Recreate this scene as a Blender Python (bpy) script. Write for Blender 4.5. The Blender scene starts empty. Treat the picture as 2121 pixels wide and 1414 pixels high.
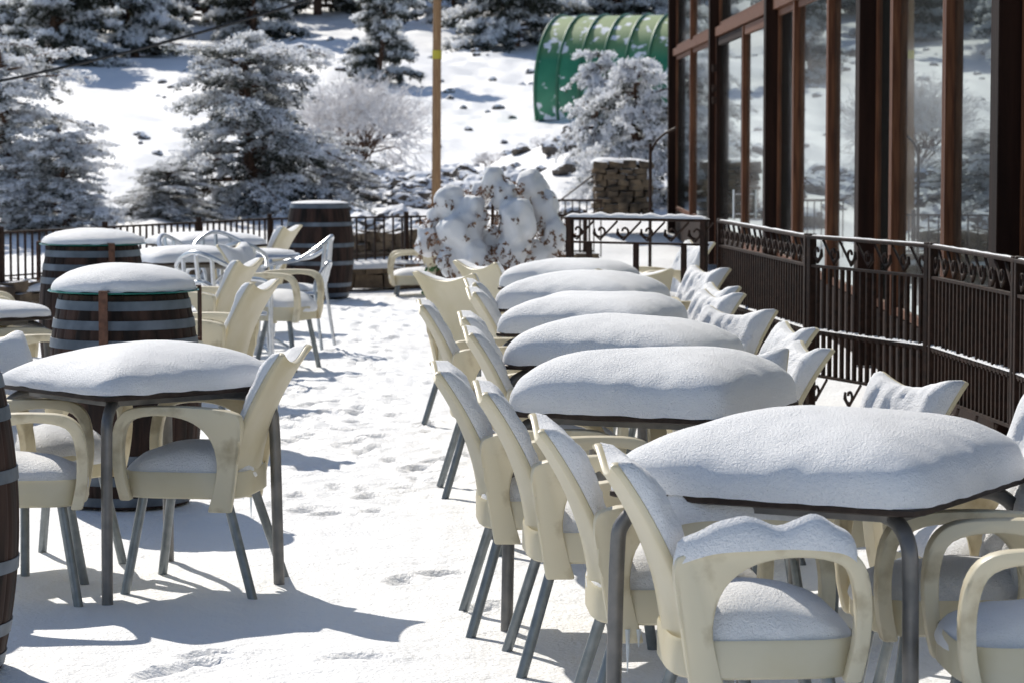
import bpy, bmesh, math, random
import numpy as np
from mathutils import Vector, Matrix, noise
R=math.radians; PI=math.pi
random.seed(7)
scene=bpy.context.scene; COL=scene.collection
F=5892.0; CH=1.67; YH=272.0
def XU(u,d): return (u-1060.5)*d/F          # metres right of the view axis for something seen at u at distance d
# ------------------------------------------------------------------ materials
def newmat(name):
    m=bpy.data.materials.new(name); m.use_nodes=True
    nt=m.node_tree; b=nt.nodes['Principled BSDF']; return m,nt,b
def N(nt,t,**k):
    n=nt.nodes.new(t)
    for a,v in k.items(): setattr(n,a,v)
    return n
def mat(name,c1,c2=None,rough=.6,metal=0,scale=8,stretch=(1,1,1),bump=0,bscale=None,bdist=.01,lo=.35,hi=.65,transl=0,spec=None):
    m,nt,b=newmat(name); L=nt.links
    b.inputs['Roughness'].default_value=rough; b.inputs['Metallic'].default_value=metal
    if spec is not None: b.inputs['Specular IOR Level'].default_value=spec
    tc=N(nt,'ShaderNodeTexCoord'); mp=N(nt,'ShaderNodeMapping'); mp.inputs['Scale'].default_value=stretch
    L.new(tc.outputs['Object'],mp.inputs['Vector'])
    c2=c2 or c1
    nz=N(nt,'ShaderNodeTexNoise'); nz.inputs['Scale'].default_value=scale; nz.inputs['Detail'].default_value=5
    L.new(mp.outputs[0],nz.inputs['Vector'])
    cr=N(nt,'ShaderNodeValToRGB'); cr.color_ramp.elements[0].position=lo; cr.color_ramp.elements[1].position=hi
    cr.color_ramp.elements[0].color=(*c1,1); cr.color_ramp.elements[1].color=(*c2,1)
    L.new(nz.outputs['Fac'],cr.inputs['Fac']); L.new(cr.outputs['Color'],b.inputs['Base Color'])
    if bump:
        n2=N(nt,'ShaderNodeTexNoise'); n2.inputs['Scale'].default_value=bscale or scale*4; n2.inputs['Detail'].default_value=4
        L.new(mp.outputs[0],n2.inputs['Vector'])
        bp=N(nt,'ShaderNodeBump'); bp.inputs['Strength'].default_value=bump; bp.inputs['Distance'].default_value=bdist
        L.new(n2.outputs['Fac'],bp.inputs['Height']); L.new(bp.outputs[0],b.inputs['Normal'])
    if transl:
        out=nt.nodes['Material Output']; tr=N(nt,'ShaderNodeBsdfTranslucent'); mx=N(nt,'ShaderNodeMixShader')
        L.new(cr.outputs['Color'],tr.inputs['Color']); mx.inputs[0].default_value=transl
        L.new(b.outputs[0],mx.inputs[1]); L.new(tr.outputs[0],mx.inputs[2]); L.new(mx.outputs[0],out.inputs['Surface'])
    return m
SN1=(.87,.88,.90); SN2=(.925,.925,.93)
def snowmat(name,bl):
    m,nt,b=newmat(name); L=nt.links
    b.inputs['Roughness'].default_value=.55; b.inputs['Specular IOR Level'].default_value=.25
    tc=N(nt,'ShaderNodeTexCoord')
    nz=N(nt,'ShaderNodeTexNoise'); nz.inputs['Scale'].default_value=3; L.new(tc.outputs['Object'],nz.inputs['Vector'])
    cr=N(nt,'ShaderNodeValToRGB'); cr.color_ramp.elements[0].color=(*SN1,1); cr.color_ramp.elements[1].color=(*SN2,1)
    L.new(nz.outputs['Fac'],cr.inputs['Fac']); L.new(cr.outputs[0],b.inputs['Base Color'])
    prev=None
    for st,sc,di in bl:
        n2=N(nt,'ShaderNodeTexNoise'); n2.inputs['Scale'].default_value=sc; n2.inputs['Detail'].default_value=3; n2.inputs['Roughness'].default_value=.6
        L.new(tc.outputs['Object'],n2.inputs['Vector'])
        bp=N(nt,'ShaderNodeBump'); bp.inputs['Strength'].default_value=st; bp.inputs['Distance'].default_value=di
        L.new(n2.outputs['Fac'],bp.inputs['Height'])
        if prev: L.new(prev.outputs[0],bp.inputs['Normal'])
        prev=bp
    L.new(prev.outputs[0],b.inputs['Normal'])
    return m
M={}
M['snow']=snowmat('powder_snow',((.9,120,.006),(1.0,260,.004)))
M['ground']=snowmat('ground_snow',((.5,2.2,.05),(.7,9,.022),(.9,55,.010)))
M['cream']=mat('cream_plastic',(.75,.68,.48),(.83,.77,.60),rough=.38,scale=5,bump=.15,bscale=60,bdist=.002,transl=.36,lo=.3,hi=.6)
M['dirty']=mat('cream_plastic_worn',(.48,.40,.25),(.80,.73,.55),rough=.45,scale=7,bump=.2,bscale=70,bdist=.002,lo=.30,hi=.46,transl=.22)
M['leg']=mat('grey_painted_steel',(.17,.19,.20),(.25,.27,.28),rough=.38,metal=.5,scale=20)
M['legtable']=mat('dark_grey_steel',(.14,.14,.14),(.22,.21,.20),rough=.42,metal=.4,scale=14)
M['top']=mat('dark_tabletop',(.03,.02,.016),(.05,.035,.028),rough=.5,scale=30,spec=.2)
M['ice']=mat('ice',(.8,.85,.9),rough=.1,transl=.5)
M['stave']=mat('dark_barrel_oak',(.010,.007,.006),(.055,.030,.023),rough=.7,scale=14,stretch=(1,1,.12),bump=.6,bscale=40,bdist=.004,spec=.2)
M['hoop']=mat('galvanised_hoop',(.07,.088,.11),(.17,.20,.24),rough=.55,metal=.3,scale=6,bump=.2)
M['rust']=mat('rusted_strap',(.07,.032,.02),(.14,.065,.04),rough=.8,scale=40,bump=.4,bdist=.003)
M['glassrim']=mat('green_glass',(.02,.16,.12),(.04,.22,.17),rough=.12)
M['beam']=mat('dark_brown_timber',(.011,.005,.0035),(.026,.011,.007),rough=.75,scale=10,stretch=(1,1,.1),bump=.3,spec=.12)
M['wood']=mat('red_brown_timber',(.075,.026,.012),(.17,.068,.031),rough=.6,scale=14,stretch=(3,3,.2),bump=.25,spec=.2)
M['iron']=mat('brown_painted_iron',(.016,.008,.005),(.040,.019,.012),rough=.6,metal=.0,scale=25,bump=.2,bdist=.003,spec=.2)
M['pole']=mat('weathered_pole',(.28,.15,.07),(.42,.25,.12),rough=.7,scale=10,stretch=(6,6,.4),bump=.3)
M['yellow']=mat('yellow_band',(.6,.5,.05),rough=.5)
M['bark']=mat('bark',(.06,.035,.022),(.16,.09,.06),rough=.9,scale=12,stretch=(1,1,.3),bump=.6,bdist=.02)
M['alu']=mat('brushed_aluminium',(.55,.58,.62),(.68,.70,.72),rough=.3,metal=.85,scale=30)
M['twig']=mat('rime_covered_twig',(.52,.48,.46),(.90,.89,.89),rough=.7,scale=6,lo=.33,hi=.54)
M['rusty_leaf']=mat('frozen_brown_foliage',(.14,.065,.035),(.34,.20,.12),rough=.8,scale=20,transl=.2)
M['ivy']=mat('ivy_leaf',(.03,.09,.02),(.06,.15,.04),rough=.5,scale=20)
M['black']=mat('black_cable',(.015,.015,.015),rough=.6)
def glassmat():
    m,nt,b=newmat('window_glass'); L=nt.links
    out=nt.nodes['Material Output']; g=N(nt,'ShaderNodeBsdfGlossy'); g.inputs['Roughness'].default_value=.006
    g.inputs['Color'].default_value=(.76,.85,.84,1)
    b.inputs['Base Color'].default_value=(.012,.018,.018,1); b.inputs['Roughness'].default_value=.1
    tc=N(nt,'ShaderNodeTexCoord'); nz=N(nt,'ShaderNodeTexNoise'); nz.inputs['Scale'].default_value=.8
    L.new(tc.outputs['Object'],nz.inputs['Vector'])
    bp=N(nt,'ShaderNodeBump'); bp.inputs['Strength'].default_value=.05; bp.inputs['Distance'].default_value=.005
    L.new(nz.outputs['Fac'],bp.inputs['Height']); L.new(bp.outputs[0],g.inputs['Normal'])
    mx=N(nt,'ShaderNodeMixShader'); mx.inputs[0].default_value=.46
    L.new(b.outputs[0],mx.inputs[1]); L.new(g.outputs[0],mx.inputs[2]); L.new(mx.outputs[0],out.inputs['Surface'])
    return m
M['glass']=glassmat()
def snowtop(name,c1,c2,scale,thr=.45,nzs=6,amt=.35,sun_tint=None):
    """stone or metal whose upward faces hold snow"""
    m,nt,b=newmat(name); L=nt.links
    b.inputs['Roughness'].default_value=.75
    tc=N(nt,'ShaderNodeTexCoord'); nz=N(nt,'ShaderNodeTexNoise'); nz.inputs['Scale'].default_value=scale; nz.inputs['Detail'].default_value=6
    L.new(tc.outputs['Object'],nz.inputs['Vector'])
    cr=N(nt,'ShaderNodeValToRGB'); cr.color_ramp.elements[0].position=.35; cr.color_ramp.elements[1].position=.65
    cr.color_ramp.elements[0].color=(*c1,1); cr.color_ramp.elements[1].color=(*c2,1); L.new(nz.outputs['Fac'],cr.inputs['Fac'])
    ge=N(nt,'ShaderNodeNewGeometry'); sp=N(nt,'ShaderNodeSeparateXYZ'); L.new(ge.outputs['Normal'],sp.inputs[0])
    base=cr.outputs[0]
    if sun_tint:  # warm sunlight painted into the colour: upward faces turn yellowish
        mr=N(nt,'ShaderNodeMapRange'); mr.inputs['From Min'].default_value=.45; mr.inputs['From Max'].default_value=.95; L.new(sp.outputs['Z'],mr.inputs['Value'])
        mw=N(nt,'ShaderNodeMix',data_type='RGBA'); L.new(mr.outputs[0],mw.inputs['Factor']); L.new(base,mw.inputs['A']); mw.inputs['B'].default_value=(*sun_tint,1); base=mw.outputs['Result']
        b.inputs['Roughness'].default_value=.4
    n2=N(nt,'ShaderNodeTexNoise'); n2.inputs['Scale'].default_value=nzs; n2.inputs['Detail'].default_value=5; L.new(tc.outputs['Object'],n2.inputs['Vector'])
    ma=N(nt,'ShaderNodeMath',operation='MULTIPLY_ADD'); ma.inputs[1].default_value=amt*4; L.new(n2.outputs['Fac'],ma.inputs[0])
    if sun_tint: ma.inputs[2].default_value=.35
    else: L.new(sp.outputs['Z'],ma.inputs[2])
    sb=N(nt,'ShaderNodeMath',operation='SUBTRACT'); L.new(ma.outputs[0],sb.inputs[0]); sb.inputs[1].default_value=thr+amt*2
    mu=N(nt,'ShaderNodeMath',operation='MULTIPLY'); mu.use_clamp=True; mu.inputs[1].default_value=6; L.new(sb.outputs[0],mu.inputs[0])
    mx=N(nt,'ShaderNodeMix',data_type='RGBA'); L.new(mu.outputs[0],mx.inputs['Factor']); L.new(base,mx.inputs['A']); mx.inputs['B'].default_value=(.86,.88,.92,1)
    L.new(mx.outputs['Result'],b.inputs['Base Color'])
    bp=N(nt,'ShaderNodeBump'); bp.inputs['Strength'].default_value=.5; bp.inputs['Distance'].default_value=.02
    L.new(nz.outputs['Fac'],bp.inputs['Height']); L.new(bp.outputs[0],b.inputs['Normal'])
    return m
M['rock']=snowtop('snowy_rock',(.05,.042,.036),(.17,.14,.11),5,.42)
M['stone']=snowtop('snowy_wall_stone',(.05,.034,.022),(.20,.14,.085),7,.85,9,.2)
M['green']=snowtop('green_sheet_metal',(.018,.15,.08),(.04,.23,.125),1.2,.70,2.6,1.1,sun_tint=(.30,.38,.13))
M['greenrib']=mat('green_rib_metal',(.02,.12,.065),(.05,.18,.09),rough=.4,scale=3)
def treemat():
    m,nt,b=newmat('rimed_needles'); L=nt.links
    at=N(nt,'ShaderNodeAttribute'); at.attribute_name='frost'
    cr=N(nt,'ShaderNodeValToRGB'); e=cr.color_ramp.elements
    e[0].position=.2; e[0].color=(.045,.050,.036,1); e[1].position=.72; e[1].color=(.90,.91,.93,1)
    x=cr.color_ramp.elements.new(.45); x.color=(.36,.375,.36,1)
    L.new(at.outputs['Fac'],cr.inputs['Fac']); L.new(cr.outputs[0],b.inputs['Base Color']); b.inputs['Roughness'].default_value=.7
    out=nt.nodes['Material Output']; tr=N(nt,'ShaderNodeBsdfTranslucent'); mx=N(nt,'ShaderNodeMixShader'); mx.inputs[0].default_value=.4
    L.new(cr.outputs[0],tr.inputs['Color']); L.new(b.outputs[0],mx.inputs[1]); L.new(tr.outputs[0],mx.inputs[2]); L.new(mx.outputs[0],out.inputs['Surface'])
    return m
M['needles']=treemat()
# ------------------------------------------------------------------ mesh helpers
def smooth_path(P,k=5,closed=False):
    P=[Vector(p) for p in P]; n=len(P); out=[]
    for i in range(n if closed else n-1):
        if closed: a,b,c,d=P[(i-1)%n],P[i],P[(i+1)%n],P[(i+2)%n]
        else: a,b,c,d=P[max(i-1,0)],P[i],P[i+1],P[min(i+2,n-1)]
        for j in range(k):
            t=j/k; out.append(.5*((2*b)+(c-a)*t+(2*a-5*b+4*c-d)*t*t+(3*b-a-3*c+d)*t**3))
    if not closed: out.append(P[-1])
    return out
class MB:
    def __init__(s): s.v=[]; s.f=[]
    def add(s,v,f):
        o=len(s.v); s.v+= [tuple(p) for p in v]; s.f+=[tuple(i+o for i in q) for q in f]; return s
    def box(s,c,d,rz=0,tilt=None):
        x,y,z=[a/2 for a in d]
        m=Matrix.Rotation(rz,3,'Z')
        if tilt: m=m@tilt
        V=[m@Vector((i*x,j*y,k*z))+Vector(c) for k in(-1,1) for j in(-1,1) for i in(-1,1)]
        return s.add(V,[(0,2,3,1),(4,5,7,6),(0,1,5,4),(2,6,7,3),(0,4,6,2),(1,3,7,5)])
    def tube(s,P,r,n=8,cap=True,r2=None):
        P=[Vector(p) for p in P]; V=[];Fc=[]; m=len(P); up=None
        for i,p in enumerate(P):
            t=(P[min(i+1,m-1)]-P[max(i-1,0)]).normalized()
            if up is None:
                up=Vector((0,0,1)) if abs(t.z)<.9 else Vector((1,0,0))
            a=t.cross(up).normalized(); b=a.cross(t).normalized(); up=b
            rr=r if r2 is None else r+(r2-r)*i/(m-1)
            for k in range(n):
                g=2*PI*k/n; V.append(p+a*math.cos(g)*rr+b*math.sin(g)*rr)
        for i in range(m-1):
            for k in range(n):
                k2=(k+1)%n; Fc.append((i*n+k,i*n+k2,(i+1)*n+k2,(i+1)*n+k))
        if cap: Fc+= [tuple(range(n))[::-1],tuple((m-1)*n+k for k in range(n))]
        return s.add(V,Fc)
    def lathe(s,prof,n=48,rf=None,cap=True):
        V=[];Fc=[]
        for (r,z) in prof:
            for k in range(n):
                g=2*PI*k/n; rr=r+(rf(g,z) if rf else 0); V.append((rr*math.cos(g),rr*math.sin(g),z))
        m=len(prof)
        for i in range(m-1):
            for k in range(n):
                k2=(k+1)%n; Fc.append((i*n+k,i*n+k2,(i+1)*n+k2,(i+1)*n+k))
        if cap: Fc+=[tuple(range(n))[::-1],tuple((m-1)*n+k for k in range(n))]
        return s.add(V,Fc)
    def thick(s,G,O):
        a=len(G);b=len(G[0]); V=[p for r in G for p in r]+[p for r in O for p in r]; o=a*b; Fc=[]
        I=lambda i,j:i*b+j
        for i in range(a-1):
            for j in range(b-1):
                Fc.append((I(i,j),I(i,j+1),I(i+1,j+1),I(i+1,j))); Fc.append((o+I(i,j),o+I(i+1,j),o+I(i+1,j+1),o+I(i,j+1)))
        for i in range(a-1):
            Fc.append((I(i,0),I(i+1,0),o+I(i+1,0),o+I(i,0))); Fc.append((I(i,b-1),o+I(i,b-1),o+I(i+1,b-1),I(i+1,b-1)))
        for j in range(b-1):
            Fc.append((I(0,j),o+I(0,j),o+I(0,j+1),I(0,j+1))); Fc.append((I(a-1,j),I(a-1,j+1),o+I(a-1,j+1),o+I(a-1,j)))
        return s.add(V,Fc)
    def pillow(s,hx,hy,h,z0=0,n=5,m=2.4,amp=.02,seed=0,K=16,A=64,skew=(0,0),cx=0,cy=0,bottom=0,lump=5,dome=0,nin=2.6):
        V=[];Fc=[]
        for k in range(1,K+1):
            th=k/K*PI/2; rho=math.sin(th)**(2/m); eta=max(0,math.cos(th))**(2/m)
            nn=n if n<3 else nin+(n-nin)*min(1,rho)**1.2
            for a in range(A):
                g=2*PI*a/A; c,sn=math.cos(g),math.sin(g)
                rr=1/((abs(c)**nn+abs(sn)**nn)**(1/nn)); x=hx*rr*c*rho; y=hy*rr*sn*rho
                w=noise.noise(Vector((x*2.2+seed*7.3,y*2.2,eta*.6+seed)))
                w2=noise.noise(Vector((x*14+seed,y*14,eta*3)))
                f=1+(amp*w*1.5+amp*.4*w2)*(.3+.7*rho)
                prof=(1-dome)*eta+dome*eta*(1-rho**2)
                z=h*prof*(1+amp*lump*w)*(1+skew[0]*x/hx+skew[1]*y/hy)
                V.append((cx+x*f,cy+y*f,z0+z+(amp*h*w2*.6 if k<K else amp*.25*w2)))
        top=len(V); ring=[V[a][2] for a in range(A)]; V.append((cx,cy,sum(ring)/A+h*.002))
        for k in range(K-1):
            for a in range(A):
                b=(a+1)%A; Fc.append((k*A+a,(k+1)*A+a,(k+1)*A+b,k*A+b))
        for a in range(A): Fc.append((top,a,(a+1)%A))
        o=len(V)
        for a in range(A):
            p=V[(K-1)*A+a]; V.append((cx+(p[0]-cx)*.93,cy+(p[1]-cy)*.93,z0-bottom))
        for a in range(A):
            b=(a+1)%A; Fc.append(((K-1)*A+a,o+a,o+b,(K-1)*A+b))
        Fc.append(tuple(o+a for a in range(A))[::-1])
        return s.add(V,Fc)
    def prism(s,poly,tf,yf):
        n=len(poly); V=[(x,yf(x,z)-tf(x,z),z) for x,z in poly]+[(x,yf(x,z)+tf(x,z),z) for x,z in poly]
        Fc=[tuple(range(n)),tuple(range(n,2*n))[::-1]]
        for i in range(n):
            j=(i+1)%n; Fc.append((i,i+n,j+n,j))
        return s.add(V,Fc)
    def build(s,name,m,parent=None,smooth=True,bevel=0,angle=40,loc=None):
        me=bpy.data.meshes.new(name); me.from_pydata(s.v,[],s.f); me.update()
        bm=bmesh.new(); bm.from_mesh(me)
        bmesh.ops.recalc_face_normals(bm,faces=bm.faces)
        if bevel:
            ed=[e for e in bm.edges if len(e.link_faces)==2 and e.calc_face_angle(0)>R(45)]
            bmesh.ops.bevel(bm,geom=ed,offset=bevel,segments=2,affect='EDGES',profile=.5)
        bm.to_mesh(me); bm.free()
        me.materials.append(M[m] if isinstance(m,str) else m)
        if smooth:
            me.polygons.foreach_set('use_smooth',[True]*len(me.polygons))
            try: me.set_sharp_from_angle(angle=R(angle))
            except Exception: pass
        o=bpy.data.objects.new(name,me); COL.objects.link(o)
        if parent: o.parent=parent
        if loc: o.location=loc
        return o
def tag(o,label,cat,group=None,kind=None):
    if label: o['label']=label
    if cat: o['category']=cat
    if group: o['group']=group
    if kind: o['kind']=kind
    return o
def empty(name,loc=(0,0,0),rz=0):
    e=bpy.data.objects.new(name,None); e.empty_display_size=.1; COL.objects.link(e); e.location=loc; e.rotation_euler=(0,0,rz); return e
def dup(root,loc,rz,label,cat,group=None,scale=None,tilt=None):
    r=root.copy(); COL.objects.link(r); r.location=loc; r.rotation_euler=(tilt or 0,0,rz)
    if scale: r.scale=scale if hasattr(scale,'__len__') else (scale,)*3
    tag(r,label,cat,group)
    for ch in list(root.children):
        c=ch.copy(); COL.objects.link(c); c.parent=r
        for g in list(ch.children):
            d=g.copy(); COL.objects.link(d); d.parent=c
    return r
protos=[]
def kill(root):
    for ch in list(root.children):
        for g in list(ch.children): bpy.data.objects.remove(g)
        bpy.data.objects.remove(ch)
    bpy.data.objects.remove(root)
# ------------------------------------------------------------------ terrain
KY=[-30,31,33,38,45,60,78,110,150,260]; KZ=[0,0,-.25,-.12,.05,.8,2.0,5.2,10,26]
def hill(x,y):
    z=float(np.interp(y,KY,KZ))
    if y>31:
        w=min(1,(y-31)/10)
        z+=w*(.45*noise.noise(Vector((x*.13,y*.09,3)))+.18*noise.noise(Vector((x*.45,y*.3,8)))+.12*noise.noise(Vector((x*1.3,y*.7,1))))
        z+=w*.9*math.exp(-((x-1.7)/1.7)**2-((y-56)/6)**2)
    return z
def lines(spec):
    out=[]
    for a,b,st in spec: out+=list(np.arange(a,b,st))
    return out+[spec[-1][1]]
gx=lines([(-120,-30,6),(-30,-10,1),(-10,-2.3,.3),(-2.3,1.0,.025),(1.0,8,.3),(8,30,1),(30,120,6)])
gy=lines([(-30,6,3),(6,8.2,.4),(8.2,18,.03),(18,27,.05),(27,62,.4),(62,120,.55),(120,260,5)])
foot=[]
def G(u,v,z=0):
    s=(v-YH)/(CH-z); d=F/s; return XU(u,d),d
for u,v,a in [(830,1200,80),(920,1185,20),(1010,1255,60),(430,1358,30),(405,1378,30),(325,1396,60),(740,1370,10),(600,870,10),(640,862,0),(700,850,10),(735,848,0),(610,905,20),(690,885,0),(725,885,10),(730,815,0),(640,800,0),(680,1062,50),(860,960,30),(760,900,60),(655,830,40)]:
    x,y=G(u,v); foot.append((x,y,R(a),.032))
rr=random.Random(3)
for lane in range(5):
    y=12.5+rr.random(); 
    while y<28.5:
        xc=-.75+.35*math.sin(y*.4+lane)-.03*(y-12)
        foot.append((xc+rr.uniform(-.5,.5),y,R(90+rr.uniform(-35,35)),rr.uniform(.02,.034))); y+=rr.uniform(.3,.6)
XX,YY=np.meshgrid(np.array(gx),np.array(gy)); ZZ=np.zeros_like(XX)
for i in range(XX.shape[0]):
    y=gy[i]
    for j in range(XX.shape[1]):
        x=gx[j]
        if y<31.5:
            z=.024*noise.noise(Vector((x*1.0,y*.9,0)))+.007*noise.noise(Vector((x*4,y*4,2)))-.012
            if 9<y<29 and -1.9<x<.2:
                w=min(1,(y-9)/6)*max(0,1-abs((x+.85)/1.0)**3); z-=w*.017*abs(noise.noise(Vector((x*7,y*4,5))))*1.6
            ZZ[i,j]=z+(hill(x,y) if y>31 else 0)
        else: ZZ[i,j]=hill(x,y)
for (fx,fy,fa,fd) in foot:
    msk=(abs(XX-fx)<.35)&(abs(YY-fy)<.35); dx=XX[msk]-fx; dy=YY[msk]-fy
    a=dx*math.cos(fa)+dy*math.sin(fa); b=-dx*math.sin(fa)+dy*math.cos(fa)
    q=(a/.105)**2+(b/.048)**2
    ZZ[msk]+= -fd*np.exp(-q**2)+fd*.3*np.exp(-(np.sqrt(q)-1.35)**2*9)
nx,ny=len(gx),len(gy)
V=np.stack([XX.ravel(),YY.ravel(),ZZ.ravel()],1).tolist()
idx=np.arange(nx*ny).reshape(ny,nx)
Fq=np.stack([idx[:-1,:-1].ravel(),idx[:-1,1:].ravel(),idx[1:,1:].ravel(),idx[1:,:-1].ravel()],1).tolist()
me=bpy.data.meshes.new('ground'); me.from_pydata(V,[],Fq); me.update(); me.materials.append(M['ground'])
me.polygons.foreach_set('use_smooth',[True]*len(me.polygons))
o=bpy.data.objects.new('ground',me); COL.objects.link(o); o['kind']='structure'
# ------------------------------------------------------------------ chair
def back_pt(w,v):
    aw=abs(w)
    hw=.195+.020*v+.020*max(0,(v-.6)/.4)**1.6
    drop=.10*max(0,aw-.84)**2/.0256*v**10*.22
    return Vector((-.185-.01*v-.145*v**2.1+.05*w*w*(1-.7*v)-.022*aw**3*v**5, w*hw, .37+.455*v+.064*aw**1.9*v**5-drop))
OUT=[(-.165,.29),(-.195,.47),(-.215,.62),(-.18,.662),(-.05,.678),(.1,.68),(.2,.668),(.252,.62),(.272,.53),(.268,.42),(.25,.33)]
INN=[(.208,.33),(.230,.44),(.228,.55),(.196,.624),(.09,.646),(-.02,.628),(-.09,.57),(-.115,.47),(-.10,.38),(-.075,.29)]
def arm_y(s): return lambda x,z: s*(.225+max(0,z-.35)*.13)
def make_chair(seed,armsnow=False,icicle=False,snow=1.0):
    t=empty('plastic_armchair')
    mb=MB(); A=56; V=[];Fc=[]
    prof=[(.55,.405),(.9,.418),(.985,.435),(1,.425),(1.0,.345),(.96,.338),(.5,.352)]
    for (q,z) in prof:
        for a in range(A):
            g=2*PI*a/A; c,sn=math.cos(g),math.sin(g); r=1/((abs(c)**4.5+abs(sn)**4.5)**(1/4.5))
            V.append((.025+.235*q*r*c,.235*q*r*sn,z))
    for i in range(len(prof)-1):
        for a in range(A): b=(a+1)%A; Fc.append((i*A+a,i*A+b,(i+1)*A+b,(i+1)*A+a))
    Fc.append(tuple(range(A))); Fc.append(tuple((len(prof)-1)*A+a for a in range(A))[::-1])
    mb.add(V,Fc).build('seat','cream',t)
    G1=[];O1=[]
    for i in range(19):
        v=i/18; r1=[];r2=[]
        for j in range(21):
            w=-1+2*j/20; p=back_pt(w,v); r1.append(p); r2.append(p+Vector((-.02,0,-.004)))
        G1.append(r1);O1.append(r2)
    MB().thick(G1,O1).build('backrest','cream',t,bevel=.006)
    for s in (-1,1):
        pl=[(p.x,p.y) for p in smooth_path([(a,b,0) for a,b in OUT],4)]+[(p.x,p.y) for p in smooth_path([(a,b,0) for a,b in INN],4)]
        def tf(x,z): 
            k=min(1,max(0,(z-.52)/.08)); k=max(k,min(1,max(0,(x-.15)/.05))*.8); return .011+.019*k
        MB().prism(pl,tf,arm_y(s)).build('armrest','dirty',t,bevel=.008)
    for sx in (-1,1):
        for s in (-1,1):
            MB().tube([(.17 if sx>0 else -.13,s*.19,.37),(.235 if sx>0 else -.25,s*.25,-.03)],.0175,10).build('leg','leg',t)
    MB().pillow(.235,.222,.125*snow,.40,n=4,m=2.2,amp=.05,seed=seed,A=56,skew=(-.2,.05),cx=.03,bottom=.02).build('seat_snow','snow',t)
    G1=[];O1=[]
    for i in range(30):
        v=.1+.90*i/29; r1=[];r2=[]
        for j in range(33):
            w=(-1+2*j/32)*.985; p=back_pt(w,v)
            e=max(0,1-abs(w/.985)**5)**.5*max(0,1-abs((v-.55)/.45)**7)**.55
            th=.052*snow*e*(1+.5*noise.noise(Vector((w*1.6+seed,v*3,seed*3.1)))+.22*noise.noise(Vector((w*8,v*12,seed))))*(1.2-.4*v)
            up=.024*max(0,(v-.8)/.2)*e
            r1.append(p+Vector((th+.001,0,th*.5+up))); r2.append(p+Vector((.0005-up*.6,0,up*.4)))
        G1.append(r1);O1.append(r2)
    MB().thick(G1,O1).build('back_snow','snow',t,angle=70)
    if armsnow:
        for s in (-1,1):
            V=[];Fc=[]; m=10
            path=smooth_path([(-.215,.64,0),(-.12,.672,0),(0,.68,0),(.1,.68,0),(.19,.67,0),(.235,.64,0)],6)
            n=len(path)
            for i,p in enumerate(path):
                u=i/(n-1); e=(1-abs(2*u-1)**5)**.5 if 0<u<1 else .03
                h=(.066*(1-.25*u))*e*(1+.5*noise.noise(Vector((p.x*11+seed,s,2))))
                wd=.044*e*(1+.2*noise.noise(Vector((p.x*8,s*3,seed))))
                for k in range(m+1):
                    g=PI*k/m; V.append((p.x,arm_y(s)(p.x,p.y)+wd*math.cos(g)*1.0,p.y-.012+h*math.sin(g)**.8+.012*(1-abs(math.cos(g)))))
            for i in range(n-1):
                for k in range(m): Fc.append((i*(m+1)+k,i*(m+1)+k+1,(i+1)*(m+1)+k+1,(i+1)*(m+1)+k))
            for i in range(n-1): Fc.append((i*(m+1),(i+1)*(m+1),(i+1)*(m+1)+m,i*(m+1)+m))
            MB().add(V,Fc).build('arm_snow','snow',t)
    if icicle:
        for (x,y,l) in ((-.12,-.235,.12),(-.09,-.235,.05),(.02,-.237,.035)):
            MB().tube([(x,y,.33),(x,y,.33-l*.5),(x,y,.33-l)],.008,6,r2=.001).build('icicle','ice',t)
    return t
cA=make_chair(1.3); cB=make_chair(4.7,snow=1.25); cS=make_chair(8.1,armsnow=True,snow=1.2); cI=make_chair(2.2,icicle=True)
protos+=[cA,cB,cS,cI]
G_R='cream armchairs around the right row of tables'; G_L='cream armchairs on the left of the terrace'
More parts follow.
